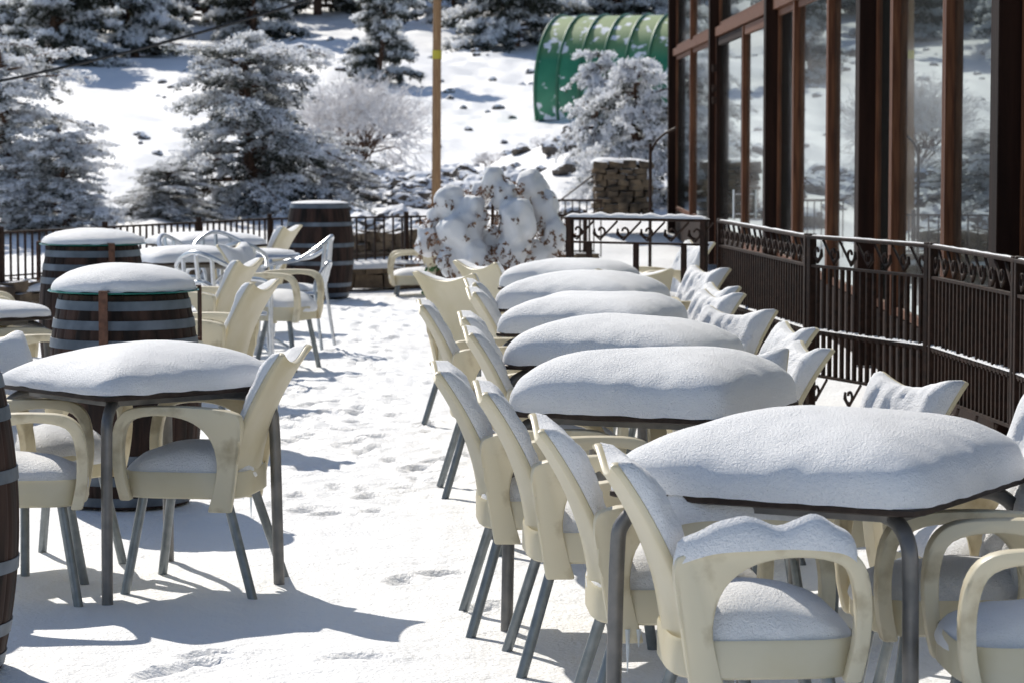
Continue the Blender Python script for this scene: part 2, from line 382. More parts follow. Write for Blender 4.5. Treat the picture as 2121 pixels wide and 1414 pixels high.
chairs=[
 (cS,.585,7.08,4,'cream armchair in the right foreground with thick snow along its armrest',G_R),
 (cI,.42,7.85,3,'cream armchair in profile, second from the front, left of the right row',G_R),
 (cA,.25,8.95,5,'cream armchair in profile, third from the front, left of the right row',G_R),
 (cB,.09,9.70,4,'cream armchair in profile, fourth from the front, left of the right row',G_R),
 (cA,.17,11.5,5,'cream armchair against the third snowy table, nearer of two side by side',G_R),
 (cB,.13,12.45,4,'cream armchair against the third snowy table, farther of two side by side',G_R),
 (cA,-.08,13.35,4,'cream armchair standing furthest into the path, left of the fourth table',G_R),
 (cB,.14,14.4,6,'cream armchair at the left of the fifth table, mostly hidden by its neighbours',G_R),
 (cA,.12,15.3,8,'slim edge of a cream armchair at the left of the fifth table',G_R),
 (cA,-.16,16.4,50,'cream armchair showing its bare curved back at the left of the fifth table',G_R),
 (cB,.06,17.7,35,'cream armchair at the left corner of the farthest table of the right row',G_R),
 (cA,.70,16.9,92,'cream armchair with its bare back to the camera between two far tables',G_R),
 (cB,.93,17.6,205,'snow covered armchair by the railing, right of the farthest table',G_R),
 (cA,.84,15.6,196,'snow covered armchair right of the fifth table, farther of two',G_R),
 (cB,.80,14.9,204,'snow covered armchair right of the fifth table, nearer of two',G_R),
 (cB,.84,13.4,222,'armchair with a wide snow covered back right of the fourth table',G_R),
 (cA,.92,12.35,192,'snow covered armchair right of the third table, farther of two',G_R),
 (cB,.86,11.2,190,'snow covered armchair right of the third table, nearer of two',G_R),
 (cA,.78,10.15,268,'armchair with a snowy back rim peeking out behind the second table',G_R),
 (cB,1.12,9.62,212,'armchair by the railing with a thick pillow of snow on its back',G_R),
 (cB,1.42,8.35,212,'snow covered armchair cut by the right edge behind the nearest table',G_R),
 (cA,1.33,6.98,182,'cream armchair with a snowy seat at the bottom right corner',G_R),
 (cA,1.20,7.68,186,'cream armchair pushed under the nearest table from the right',G_R),
 (cI,-1.145,10.5,171,'cream armchair with bare back and icicle, right of the nearest left table',G_L),
 (cA,-1.80,10.25,6,'cream armchair with a snowy seat at the left edge, under the nearest left table',G_L),
 (cB,-1.86,11.0,-40,'armchair with a snowy back behind the nearest left table, at the left edge',G_L),
 (cA,-1.66,15.3,165,'cream armchair facing left just behind the near glass topped barrel',G_L),
 (cB,-1.68,20.2,-16,'cream armchair with a high snowy seat alone at the path, middle distance',G_L),
 (cA,-1.98,17.9,165,'cream armchair edge on between the near barrel and the silver chairs',G_L),
 (cB,-2.2,24.2,165,'cream armchair with a pointed back in front of the far barrel',G_L),
 (cA,-3.0,23.4,20,'cream armchair at the left of the farthest snowy table, mostly hidden',G_L),
 (cB,-2.85,14.9,75,'cream armchair at the left edge in front of the small snowy table',G_L),
 (cA,-3.3,17.4,10,'cream armchair cut by the left edge near the far glass topped barrel',G_L),
 (cA,-1.0,29.3,185,'cream armchair half buried in the drift beside the snow laden shrub',None),
 (cA,1.05,20.6,200,'cream armchair with snow seen behind the scrolled cross railing',None),
 (cB,-2.45,14.1,20,'cream armchair pushed under the small snowy table at the left edge',G_L),
]
for p,x,y,h,lab,g in chairs:
    z=-.24 if 'half buried' in lab else (-.045 if lab.startswith('snow covered') and 'cut by' not in lab or 'pillow' in lab or 'wide snow' in lab else 0)
    dup(p,(x,y,z),R(h),lab,'chair',g)
# ------------------------------------------------------------------ tables
def slab(h,n,z0,z1):
    V=[];A=96;Fc=[]
    for q,z in ((.985,z0),(1,z0+.004),(1,z1-.004),(.985,z1)):
        for a in range(A):
            g=2*PI*a/A; c,sn=math.cos(g),math.sin(g); r=1/((abs(c)**n+abs(sn)**n)**(1/n)); V.append((h*q*r*c,h*q*r*sn,z))
    for i in range(3):
        for a in range(A): b=(a+1)%A; Fc.append((i*A+a,i*A+b,(i+1)*A+b,(i+1)*A+a))
    Fc.append(tuple(range(A))[::-1]); Fc.append(tuple(3*A+a for a in range(A)))
    return V,Fc
def make_table(x,y,rot,size,snow,seed,label,group,amp=.022,skew=(0,0),m=3.0,n=9,dome=.10):
    t=empty('square_cafe_table',(x,y,0),R(rot)); tag(t,label,'table',group); a=size/2
    v,f=slab(a,20,.712,.732); MB().add(v,f).build('tabletop','top',t)
    fr=MB()
    for s in (-1,1):
        fr.box((0,s*(a-.10),.698),(2*a-.2,.025,.026)); fr.box((s*(a-.10),0,.696),(.025,2*a-.25,.024))
    fr.build('under_frame','legtable',t,smooth=False)
    for sx in (-1,1):
        for sy in (-1,1):
            P=smooth_path([(sx*(a-.16),sy*(a-.16),.697),(sx*(a-.085),sy*(a-.085),.685),(sx*(a-.04),sy*(a-.04),.64),(sx*(a-.03),sy*(a-.03),.56),(sx*(a-.025),sy*(a-.025),.3),(sx*(a-.02),sy*(a-.02),-.03)],5)
            MB().tube(P,.021,12).build('leg','legtable',t)
    MB().pillow(a*1.015,a*1.015,snow,.731,n=n,m=m,amp=amp,seed=seed,K=32,A=144,skew=skew,dome=dome,nin=4.2).build('snow_cap','snow',t)
    return t
GT='snow loaded tables in the right row'
make_table(.835,7.60,-29,.88,.195,1,'nearest table on the right under a thick smooth loaf of snow',GT,skew=(.06,0),m=2.8,dome=.14)
make_table(.49,9.75,-24,.81,.195,2,'second table from the front in the right row, piled with snow',GT,skew=(.05,-.06))
make_table(.47,11.7,-20,.83,.185,3,'third table from the front in the right row, piled with snow',GT,skew=(-.05,-.06),m=2.7)
make_table(.39,13.5,-20,.75,.18,4,'fourth table from the front in the right row, piled with snow',GT,skew=(.06,.06))
make_table(.385,15.3,-22,.77,.185,5,'fifth table from the front in the right row, rim of snow above the fourth',GT)
make_table(.36,17.4,-20,.72,.17,6,'farthest table of the right row, in front of the cross railing',GT)
GL='snow loaded tables on the left of the terrace'
make_table(-1.40,10.6,40,.79,.15,7,'nearest table on the left with its snow thinning towards the left corner',GL,skew=(.14,-.14),m=2.5,dome=.15)
make_table(-2.82,14.6,30,.72,.08,8,'small snowy table cut by the left edge behind the near barrel',GL)
make_table(-2.39,20.7,25,.66,.11,9,'snowy table just behind the near glass topped barrel',GL)
make_table(-2.56,23.8,30,.80,.10,10,'farthest snowy table on the left, in front of the fence',GL)
t=empty('round_table',(-2.0,21.9,0)); tag(t,'round silver table with a thin layer of snow between the silver chairs','table')
MB().lathe([(.02,.70),(.36,.70),(.375,.715),(.36,.73),(.02,.73)],40).build('tabletop','alu',t)
MB().lathe([(.33,.731),(.31,.75),(.2,.765),(.01,.77)],32,rf=lambda g,z:.015*math.sin(3*g)).build('snow_cap','snow',t)
MB().tube([(0,0,.05),(0,0,.70)],.03,12).build('pedestal','alu',t)
for k in range(4):
    g=k*PI/2+.5; MB().tube(smooth_path([(0,0,.14),(.15*math.cos(g),.15*math.sin(g),.08),(.3*math.cos(g),.3*math.sin(g),.0)],4),.014,8).build('foot','alu',t)
# ------------------------------------------------------------------ aluminium chairs
def make_alu():
    t=empty('aluminium_armchair')
    P=smooth_path([(.24,-.26,.0),(.22,-.26,.35),(.20,-.27,.60),(.10,-.275,.66),(-.08,-.26,.69),(-.22,-.2,.78),(-.29,0,.86),(-.22,.2,.78),(-.08,.26,.69),(.10,.275,.66),(.20,.27,.60),(.22,.26,.35),(.24,.26,0)],6)
    MB().tube(P,.016,8).build('arm_and_back_hoop','alu',t)
    P=smooth_path([(-.26,-.24,0),(-.22,-.22,.3),(-.2,-.2,.5),(-.26,-.1,.64),(-.27,0,.66),(-.26,.1,.64),(-.2,.2,.5),(-.22,.22,.3),(-.26,.24,0)],6)
    MB().tube(P,.013,8).build('rear_hoop','alu',t)
    for y in (-.12,0,.12):
        MB().tube(smooth_path([(-.2,y,.45),(-.24,y,.6),(-.28+.02*abs(y)*8,y,.84-.22*abs(y))],4),.016,6).build('back_slat','alu',t)
    mb=MB()
    for k in range(7): mb.box((-.17+k*.06,0,.44),(.045,.44,.012))
    mb.box((0,0,.431),(.38,.02,.008)); mb.build('seat','alu',t,smooth=False)
    mb=MB(); mb.tube([(-.2,-.225,.43),(.2,-.235,.43)],.012,8); mb.tube([(-.2,.225,.43),(.2,.235,.43)],.012,8); mb.tube([(.2,-.235,.425),(.2,.235,.425)],.012,8); mb.build('seat_frame','alu',t)
    MB().pillow(.19,.19,.05,.448,n=3,m=2,amp=.05,seed=3,A=40).build('seat_snow','snow',t)
    return t
al=make_alu(); protos.append(al)
for x,y,h,l in ((-1.68,22.0,172,'silver tube armchair with curved arms nearest the path, facing left'),(-2.08,20.9,110,'silver tube armchair with rounded back to the camera, left of the path chair'),(-1.98,19.3,60,'silver tube armchair nearest the camera, behind the lone cream path chair'),(-2.25,22.7,-60,'silver tube armchair on the far side of the round silver table'),(-2.45,22.1,-20,'silver tube armchair left of the round silver table')):
    dup(al,(x,y,0),R(h),l,'chair','silver tube armchairs')
# ------------------------------------------------------------------ barrels
def make_barrel(x,y,label,glass,snow,seed,rz=0,hoops=(.9,.815,.73,.22,.125,.03)):
    t=empty('wooden_barrel',(x,y,0),rz); tag(t,label,'barrel','wine barrels used as standing tables')
    H=.945
    def rad(z): return .287+.058*(1-((z/H)*2-1)**2)
    ns=26
    prof=[(rad(z),z) for z in np.linspace(0,H,20)]
    def groove(g,z):
        f=(g*ns/(2*PI))%1; return -.005 if min(f,1-f)<.07 else .0
    MB().lathe([(.2,.02),(.27,.02)]+prof+[(.272,H),(.268,H-.03),(.05,H-.03)],ns*8,groove).build('staves','stave',t,angle=30)
    for z in hoops:
        w=.04
        MB().lathe([(rad(z-w/2)-.002,z-w/2),(rad(z-w/2)+.004,z-w/2),(rad(z+w/2)+.004,z+w/2),(rad(z+w/2)-.002,z+w/2)],64,cap=False).build('hoop','hoop',t)
    if glass:
        MB().lathe([(.02,.954),(.336,.954),(.340,.957),(.336,.961),(.02,.961)],64).build('glass_top','glassrim',t)
        for k in range(3):
            g=-PI/2-.12+k*2*PI/3
            mb=MB(); mb.box((math.cos(g)*.355,math.sin(g)*.355,.842),(.008,.04,.245),g)
            mb.box((math.cos(g)*.335,math.sin(g)*.335,.968),(.045,.04,.006),g)
            mb.box((math.cos(g)*.335,math.sin(g)*.335,.73),(.04,.04,.01),g)
            mb.build('bracket','rust',t,smooth=False)
        MB().pillow(.328,.328,snow,.962,n=2,m=2.2,amp=.03,seed=seed,A=72).build('snow_cap','snow',t)
    else:
        MB().pillow(.29,.29,snow,.946,n=2,m=2,amp=.03,seed=seed,A=56).build('snow_cap','snow',t)
make_barrel(XU(255,12.8),12.8,'dark wine barrel with a round glass top and domed snow, near left',True,.115,3)
make_barrel(XU(192,18.1),18.1,'dark wine barrel with a snowy glass top, farther left behind the near one',True,.09,5,rz=.6)
make_barrel(XU(662,28.7),28.7,'tall dark wine barrel with thin snow, alone at the end of the path',False,.03,6,hoops=(.92,.74,.53,.35,.13,.03))
make_barrel(-1.885,8.8,'dark wine barrel cut off by the left edge in the foreground',False,.08,7,hoops=(.9,.80,.61,.33,.13,.03))
# ------------------------------------------------------------------ ornate railing
def scroll(o,flip,parent):
    P=[]
    for k in range(22):
        a=k/21*2.1*PI; q=.012+.038*(k/21); P.append((q*math.cos(a)*flip,q*math.sin(a)))
    P+= [(P[-1][0]+flip*.008,-.02),(P[-1][0]-flip*.04,-.058),(P[-1][0]-flip*.17,.066)]
    MB().tube([Vector(o)+Vector((a,0,b)) for a,b in P],.008,5).build('scroll','iron',parent)
def railing(p0,p1,label,snow=False,group='ornate iron railings by the building',bars=True):
    TOP=1.10
    a=Vector((*p0,0)); b=Vector((*p1,0)); L=(b-a).length; rz=math.atan2(b.y-a.y,b.x-a.x)
    t=empty('iron_railing',a,rz); tag(t,label,'railing',group)
    MB().box((L/2,0,TOP-.009),(L,.045,.018)).build('handrail','iron',t,bevel=.004,smooth=False)
    for z in (.935,.575,.34): MB().box((L/2,0,z),(L,.03,.014)).build('lower_rail','iron',t,smooth=False)
    n=int(L/.07)
    if bars:
        mb=MB()
        mb.box((L/2,0,.565),(L-.06,.006,.01))
        for i in range(n): mb.box(((i+.5)*L/n,0,.637),(.020,.018,.60))
        for i in range(n): mb.box(((i+.5)*L/n,0,.575),(.030,.034,.028))
        mb.build('baluster_panel','iron',t,smooth=False)
        V=[];Fc=[]; k=int(L/.012)
        for i in range(k+1):
            h=max(.001,.016*(noise.noise(Vector((i*.9,L,1)))+.25)); x=L*i/k
            V+=[(x,-.019,.588),(x,-.012,.590+h),(x,.012,.590+h),(x,.019,.588)]
        for i in range(k):
            for q in range(3): Fc.append((i*4+q,i*4+q+1,(i+1)*4+q+1,(i+1)*4+q))
        MB().add(V,Fc).build('snow_strip','snow',t)
    else:
        k=max(3,n//5)
        for i in range(k): MB().box(((i+.5)*L/k,0,.637),(.03,.03,.59)).build('baluster','iron',t,smooth=False)
    n=int(L/.17)
    for i in range(n):
        scroll(((i+.5)*L/n,0,1.012),1,t)
        if bars and i%2==0: scroll(((i+.5)*L/n,0,.26),-1,t)
    for x in (.03,L-.03): MB().box((x,0,.55),(.042,.042,1.12)).build('post','iron',t,smooth=False,bevel=.004)
    V=[];Fc=[];n=40;m=6; hh=.028 if snow else .005; ww=.033 if snow else .012
    for i in range(n+1):
        e=(1-abs(2*i/n-1)**10)**.5; h=hh*e*(1+.7*noise.noise(Vector((i*.35,3,L))))
        for k in range(m+1):
            g=PI*k/m; V.append((L*i/n,ww*math.cos(g),TOP+.0015+h*math.sin(g)))
    for i in range(n):
        for k in range(m): Fc.append((i*(m+1)+k,i*(m+1)+k+1,(i+1)*(m+1)+k+1,(i+1)*(m+1)+k))
    MB().add(V,Fc).build('snow_strip','snow',t)
RP=[(1.34,18.35),(1.63,15.6),(2.12,14.35),(2.27,12.75),(2.36,10.4)]
railing(RP[0],RP[1],'dark scrolled railing section farthest along the building, starting at the corner post')
railing(RP[1],RP[2],'dark scrolled railing section angled out in the middle of the run')
railing(RP[2],RP[3],'dark scrolled railing section near the right edge, large scrolls on top')
railing(RP[3],RP[4],'dark scrolled railing section running out of the right edge of the photo')
railing((1.27,18.42),(.36,18.95),'scrolled cross railing with snow on its handrail behind the farthest table',snow=True,bars=False)
# ------------------------------------------------------------------ perimeter: low wall and picket fences
def stones(mb,p0,p1,h,th,sz,seed,z0=0,hf=None,jit=.08):
    r=random.Random(seed); a=Vector(p0);b=Vector(p1); d=(b-a); L=d.length; d.normalize(); rz=math.atan2(d.y,d.x); nrm=Vector((-d.y,d.x))
    z=z0
    while z<z0+h:
        hh=sz*r.uniform(.45,.8); x=-r.random()*sz*.6
        while x<L:
            w=sz*r.uniform(.7,1.7)
            if not hf or z-z0<hf(x/L)*h:
                for side in (-1,1):
                    c=a+d*(x+w/2)+nrm*side*(th/2-sz*.3+r.uniform(-.03,.03))
                    n0=len(mb.v)
                    mb.box((c.x,c.y,z+hh/2),(w*.93,th*.6,hh*.9),rz+r.uniform(-.12,.12))
                    for q in range(n0,len(mb.v)):
                        p=mb.v[q]; mb.v[q]=(p[0]+r.uniform(-1,1)*sz*jit,p[1]+r.uniform(-1,1)*sz*jit,p[2]+r.uniform(-1,1)*sz*jit)
            x+=w
        z+=hh
def snowridge(p0,p1,z,w,h,seed,n=60):
    a=Vector(p0);b=Vector(p1); L=(b-a).length; V=[];Fc=[];m=8; d=(b-a).normalized(); nr=Vector((-d.y,d.x))
    for i in range(n+1):
        u=i/n; e=max(.05,(1-abs(2*u-1)**12))**.5; hh=h*e*(1+.6*noise.noise(Vector((u*L*1.2,seed,0)))); ww=w*(1+.25*noise.noise(Vector((u*L*1.7,seed,4))))*e
        for k in range(m+1):
            g=PI*k/m; c=a+d*u*L+nr*ww*math.cos(g); V.append((c.x,c.y,z-.02+hh*max(0,math.sin(g))**.8))
    for i in range(n):
        for k in range(m): Fc.append((i*(m+1)+k,i*(m+1)+k+1,(i+1)*(m+1)+k+1,(i+1)*(m+1)+k))
    return V,Fc
FP=[(-8.0,22.6),(-4.63,25.7),(-2.55,29.7),(-.75,30.7),(.9,31.2)]
nmf=['at the far left edge beyond the barrels','behind the farthest snowy table','between the far barrel and the snow laden shrub','hidden behind the snow laden shrub']
for i in range(4):
    p0,p1=FP[i],FP[i+1]
    w=MB(); stones(w,p0,p1,.24,.32,.2,i); wt=empty('low_stone_wall'); tag(wt,'low stone kerb wall under the fence '+nmf[i],'wall','low stone walls under the fence')
    w.build('stonework','stone',wt,smooth=False)
    v,f=snowridge(p0,p1,.24,.24,.07,i); MB().add(v,f).build('snow_cap','snow',wt)
    a=Vector((*p0,0)); b=Vector((*p1,0)); L=(b-a).length
    t=empty('picket_fence',a,math.atan2(b.y-a.y,b.x-a.x)); tag(t,'dark iron picket fence section '+nmf[i],'fence','iron picket fences around the terrace')
    mb=MB(); mb.box((L/2,0,.755),(L,.035,.02)); mb.box((L/2,0,.36),(L,.03,.015)); mb.build('rail','iron',t,smooth=False)
    mb=MB(); n=int(L/.105)
    for k in range(n): mb.box(((k+.5)*L/n,0,.51),(.017,.017,.49))
    mb.build('picket_panel','iron',t,smooth=False)
    for k in range(int(L/1.6)+1): MB().box((min(L,.02+k*1.6),0,.53),(.04,.04,.56)).build('post','iron',t,smooth=False)
a=Vector((.55,40,-.1)); t=empty('picket_fence',a,0); tag(t,'small piece of dark railing on the slope left of the stone pillar','fence')
mb=MB(); mb.box((.35,0,.8),(.75,.03,.03)); 
for k in range(8): mb.box((k*.1,0,.4),(.018,.018,.8))
mb.build('picket_panel','iron',t,smooth=False)
MB().tube([(0,0,.7),(.6,0.2,1.15)],.012,6).build('sloping_rail','iron',t)
t=empty('iron_post',(1.32,27.2,0)); tag(t,'thin dark iron post with a curved arm beside the building corner','post')
MB().tube([(0,0,0),(0,0,1.55)],.016,8).build('upright','iron',t)
MB().tube(smooth_path([(0,0,1.45),(.05,0,1.56),(.13,0,1.64),(.24,-.05,1.70)],4),.012,8).build('curved_arm','iron',t)
# ------------------------------------------------------------------ building: facade runs almost along the line of sight
FX,FY=2.60,45.2
B=empty('glazed_cafe_building',(FX,FY,0),-PI/2); tag(B,'dark timber cafe building with tall glazed windows and red brown frames','building')
LEN=38; TZ=2.9; HT=5.6      # local +x runs towards the camera, local -y faces the terrace
MB().box((LEN/2,4,HT+.15),(LEN+.6,8.8,.3)).build('roof','beam',B,smooth=False)
mb=MB(); mb.box((LEN/2,8,HT/2),(LEN,.2,HT)); mb.box((.1,4,HT/2),(.18,7.7,HT)); mb.box((LEN-.1,4,HT/2),(.18,7.7,HT)); mb.build('wall','beam',B,smooth=False)
MB().box((LEN/2,.03,.21),(LEN-.1,.10,.42)).build('base_panel','beam',B,smooth=False)
MB().box((LEN/2,4,.03),(LEN-.4,7.6,.06)).build('floor','beam',B,smooth=False)
cols=[0.08,9.4,17.3,24.8,30.6,35.2]
for c in cols: MB().box((c,-.04,HT/2),(.24,.19,HT)).build('column','beam',B,smooth=False,bevel=.008)
def framed(x0,x1,z0,z1,deep):
    fr=MB()
    for q,xx in enumerate((x0+.035,x1-.035)):
        dp=.068 if deep[q] else .034
        fr.box((xx,-(dp/2-.015),(z0+z1)/2),(.065,dp,z1-z0))
    w=x1-x0
    for zz in (z0+.03,z1-.03): fr.box(((x0+x1)/2,-.003,zz),(w-.135,.03,.06))
    f=fr.build('window_frame','wood',B,smooth=False,bevel=.003)
    MB().box(((x0+x1)/2,.005,(z0+z1)/2),(w-.12,.012,z1-z0-.1)).build('pane','glass',f,smooth=False)
muls={0:[4.3],2:[19.3,22.1],3:[26.0,28.35],4:[33.0]}
for i in range(len(cols)-1):
    a=cols[i]+.125; b=cols[i+1]-.125; L=b-a
    MB().box(((a+b)/2,-.02,TZ),(L,.10,.11)).build('transom_beam','wood',B,smooth=False)
    if i==1: continue
    xs=[a]+muls[i]+[b]
    for k in range(len(xs)-1):
        for (z0,z1) in ((.43,TZ-.057),(TZ+.057,HT)): framed(xs[k]+.002,xs[k+1]-.002,z0,z1,(k>0,k<len(xs)-2))
a,b=cols[1]+.125,cols[2]-.125
framed(a,b,TZ+.057,HT,(0,0))
for xx in (a+.03,b-.03): MB().box((xx,-.02,TZ/2-.03),(.06,.08,TZ-.06)).build('door_frame','wood',B,smooth=False)
mid=a+(b-a)*.53
for k,(x0,x1) in enumerate(((a+.065,mid-.005),(mid+.005,b-.065))):
    d=MB(); zt=TZ-.07
    for xx in (x0+.05,x1-.05): d.box((xx,-.02,zt/2),(.1,.07,zt))
    d.box(((x0+x1)/2,-.015,zt-.05),(x1-x0-.2,.045,.1)); d.box(((x0+x1)/2,-.015,.25),(x1-x0-.2,.045,.48))
    dr=d.build('door','beam' if k==0 else 'wood',B,smooth=False,bevel=.003)
    MB().box(((x0+x1)/2,-.005,(zt-.1+.49)/2),(x1-x0-.2,.012,zt-.1-.49)).build('pane','glass',dr,smooth=False)
    if k==0:
        h=MB(); x=x1-.05; y=-.13
        h.tube([(x,y,.70),(x,y,1.02)],.016,10); h.tube([(x,-.05,.75),(x,y,.75)],.009,8); h.tube([(x,-.05,.97),(x,y,.97)],.009,8); h.build('handle','alu',dr)
        for z in (2.05,2.2,2.45): MB().box((x0+.04,-.08,z),(.05,.05,.09)).build('hinge','iron',dr,smooth=False)
# ------------------------------------------------------------------ trees
def conifer(seed,H,Rr,nb,per,card=(.11,.035),droop=.32,frost=.56,expo=.5,reach=(.45,1.25)):
    r=np.random.default_rng(seed); C=[];D=[];FR=[]; limbs=MB()
    lean=r.normal(0,.05,2); ph=r.uniform(0,6,3)
    for i in range(nb):
        u=(i+r.random())/nb; h=H*(.04+.92*u); az=r.uniform(0,2*PI)
        lob=1+.28*math.sin(2*az+ph[0]+4*u)+.15*math.sin(3*az+ph[1]-7*u)
        L=Rr*((1-u)**expo*.92+.10)*r.uniform(*reach)*lob
        dr=np.array([math.cos(az),math.sin(az),0]); pr=np.array([-dr[1],dr[0],0]); base=np.array([lean[0]*h,lean[1]*h,h])
        rise=.3*u+r.uniform(-.05,.3); dp=droop*r.uniform(.5,1.5)
        def pt(s): return base+dr*L*s+np.array([0,0,L*(rise*s-dp*s*s)])
        limbs.tube([pt(0),pt(.35),pt(.7),pt(1)],.012+.018*L,4,r2=.004,cap=False)
        nsub=int(5+L*6); clump=r.uniform(0,1)
        for k in range(nsub):
            s=.15+.85*((k+r.random())/nsub); sd=1 if k%2 else -1; l2=(.40*L*(1.05-s)+.12)*r.uniform(.6,1.2)
            d2=dr*.6+pr*sd*r.uniform(.2,1.1)+np.array([0,0,r.uniform(-.55,.30)]); d2/=np.linalg.norm(d2); p0=pt(s)
            n=int(per*(l2+.08)/ .3); q=r.random(n)**.8
            c=p0+np.outer(q*l2,d2)+np.array([0,0,-.25*l2])*(q**2)[:,None]+r.normal(0,card[0]*.34,(n,3))
            dv=d2+r.normal(0,.65,(n,3)); dv/=np.linalg.norm(dv,axis=1)[:,None]
            off=(c[:,2]-p0[2]+.25*l2*q*q)
            C.append(c);D.append(dv);FR.append(np.clip(frost+off*4+r.normal(0,.2,n)+.25*(s-.5)+.30*(clump-.5),0,1))
    C=np.concatenate(C);D=np.concatenate(D);FR=np.concatenate(FR); n=len(C)
    w=np.cross(D,r.normal(0,1,(n,3))); w/=np.linalg.norm(w,axis=1)[:,None]
    ln=(card[0]*r.uniform(.6,1.3,n))[:,None]; wd=(card[1]*r.uniform(.6,1.4,n))[:,None]
    V=np.stack([C-D*ln/2,C+w*wd/2,C+D*ln/2,C-w*wd/2],1).reshape(-1,3)
    me=bpy.data.meshes.new('foliage'); me.from_pydata(V.tolist(),[],np.arange(4*n).reshape(n,4).tolist()); me.update()
    at=me.attributes.new('frost','FLOAT','FACE'); at.data.foreach_set('value',FR.astype(np.float32)); me.materials.append(M['needles'])
    t=empty('conifer_tree'); fo=bpy.data.objects.new('crown',me); COL.objects.link(fo); fo.parent=t
    tr=MB(); tr.tube([(lean[0]*H*q,lean[1]*H*q,H*q-.15*(q==0)) for q in (0,.25,.5,.75,.95)],.045*Rr+.05,9,r2=.012); tr.build('trunk','bark',t)
    limbs.build('limbs','bark',t)
    return t
tA=conifer(11,3.5,1.75,130,36,(.085,.030),frost=.70,expo=.40,reach=(.4,1.4))
tB=conifer(12,3.7,1.45,100,36,(.085,.030),frost=.75,expo=.40,reach=(.4,1.35))
tC=conifer(13,7,2.3,90,20,(.22,.08),frost=.62); tD=conifer(14,6.5,2.6,85,20,(.22,.08),droop=.2,frost=.58)
tE=conifer(15,2.6,1.3,90,34,(.085,.036),frost=.88,expo=.35,droop=.5)
protos+=[tA,tB,tC,tD,tE]
def tree(p,u,d,sc,rz,label,group=None,x=None):
    x=XU(u,d) if x is None else x
    return dup(p,(x,d,hill(x,d)-.05),rz,label,'tree',group,scale=sc)
GF='frosted conifers along the top of the slope'; GB='frosted conifers below the slope'
tree(tA,520,49,(1.12,1.12,.93),.4,'big frosted conifer with wide drooping branches behind the fence, left of centre',GB)
tree(tB,30,45,(1.15,1.15,.82),1.3,'frosted conifer at the left edge with branches down to the fence',GB)
tree(tB,140,44,(.75,.75,.5),2.3,'low frosted conifer in front of the tree at the left edge',GB)
tree(tB,-90,56,(1.3,1.3,1.2),.3,'tall frosted conifer rising behind the tree at the left edge',GB)
tree(tA,680,52,(.6,.6,.40),2.0,'low spreading frosted conifer at the right foot of the big one',GB)
tree(tA,340,47,(.55,.55,.28),4.0,'low spreading frosted conifer at the left foot of the big one',GB)
tree(tC,782,90,(.62,.62,.72),.8,'frosted conifer standing alone on the slope just left of the wooden pole',GF)
tree(tE,1315,49.5,(.9,.9,.98),.9,'dense white frosted conifer beside the building behind the stone pillar',GB)
tree(tE,1230,52,(.6,.6,.85),2.9,'slim white frosted sapling below the green tunnel',GB)
names=['at the top left corner','second from the top left corner','left of the upper middle, above the big conifer','above the tip of the big conifer','right of the tip of the big conifer','just right of the lone slope conifer','right of the pole near the top','with a bare dark trunk right of the pole','left of the green tunnel','above the green tunnel','above the right end of the green tunnel']
for i,(u,d) in enumerate([(20,104),(190,112),(285,103),(430,118),(520,112),(660,122),(950,116),(1068,108),(1150,118),(1270,121),(1400,118)]):
    tree([tC,tD][i%2],u,d,1.0+.1*(i%3),i*1.7,'frosted conifer on the upper slope '+names[i],GF)
for i,(u,d) in enumerate([(-60,135),(60,140),(140,132),(240,138),(360,140),(470,135),(590,140),(700,136),(790,142),(880,138),(1000,136),(1110,140),(1210,138),(1320,136),(1430,140)]):
    tree([tD,tC][i%2],u,d,1.35,i*2.1,'dark conifer in the rear rank along the upper edge of the photo','rear rank of conifers')
rt=random.Random(5)
for i in range(8):
    tree([tC,tD][i%2],0,rt.uniform(55,100),rt.uniform(.55,.95),i*1.3,'frosted conifer off to the left beyond the frame of the photo','conifers beyond the left of the photo',x=rt.uniform(-36,-14))
# bare rime bushes
def bush(seed,H,W,name,label,loc,n0=16,depth=5,mt='twig',r0=.022):
    r=random.Random(seed); t=empty(name,loc); tag(t,label,'shrub'); stems=MB(); tw=MB()
    def grow(p,d,l,rad,k):
        q=p+d*l; mid=(p+q)/2+Vector((r.uniform(-1,1),r.uniform(-1,1),r.uniform(-1,1)))*l*.1
        (stems if k<2 else tw).tube([p,mid,q],rad,4 if k<2 else 3,cap=False,r2=rad*.75)
        if k>=depth: return
        for _ in range(3 if k<depth-1 else 4):
            nd=(d+Vector((r.gauss(0,.6),r.gauss(0,.6),r.gauss(-.03,.42)))).normalized(); grow(q,nd,l*r.uniform(.6,.9),rad*.74,k+1)
    for i in range(n0):
        a=r.uniform(0,2*PI); e=r.uniform(.25,1.1); d=Vector((math.cos(a)*W*e,math.sin(a)*W*e,H)).normalized()
        grow(Vector((r.uniform(-.1,.1),r.uniform(-.1,.1),-.05)),d,H*.30,r0,0)
    stems.build('stems','bark',t); tw.build('twigs',mt,t)
    return t
x=XU(740,60); bush(3,2.1,2.0,'bare_shrub','bare shrub thick with white rime between the big conifer and the pole',(x,60,hill(x,60)),n0=18,r0=.025)
for i,(u,d,h) in enumerate([(935,50,.5),(1010,58,.45),(820,64,.4),(1130,66,.5),(690,72,.45)]):
    x=XU(u,d); bush(20+i,h,h*1.1,'bare_shrub',['small twiggy scrub by the boulders right of the pole','small twiggy scrub among the central boulders','small twiggy scrub on the slope left of the pole','small twiggy scrub just below the green tunnel','small twiggy scrub above the big rimed shrub'][i],(x,d,hill(x,d)),n0=7,depth=4,r0=.010)
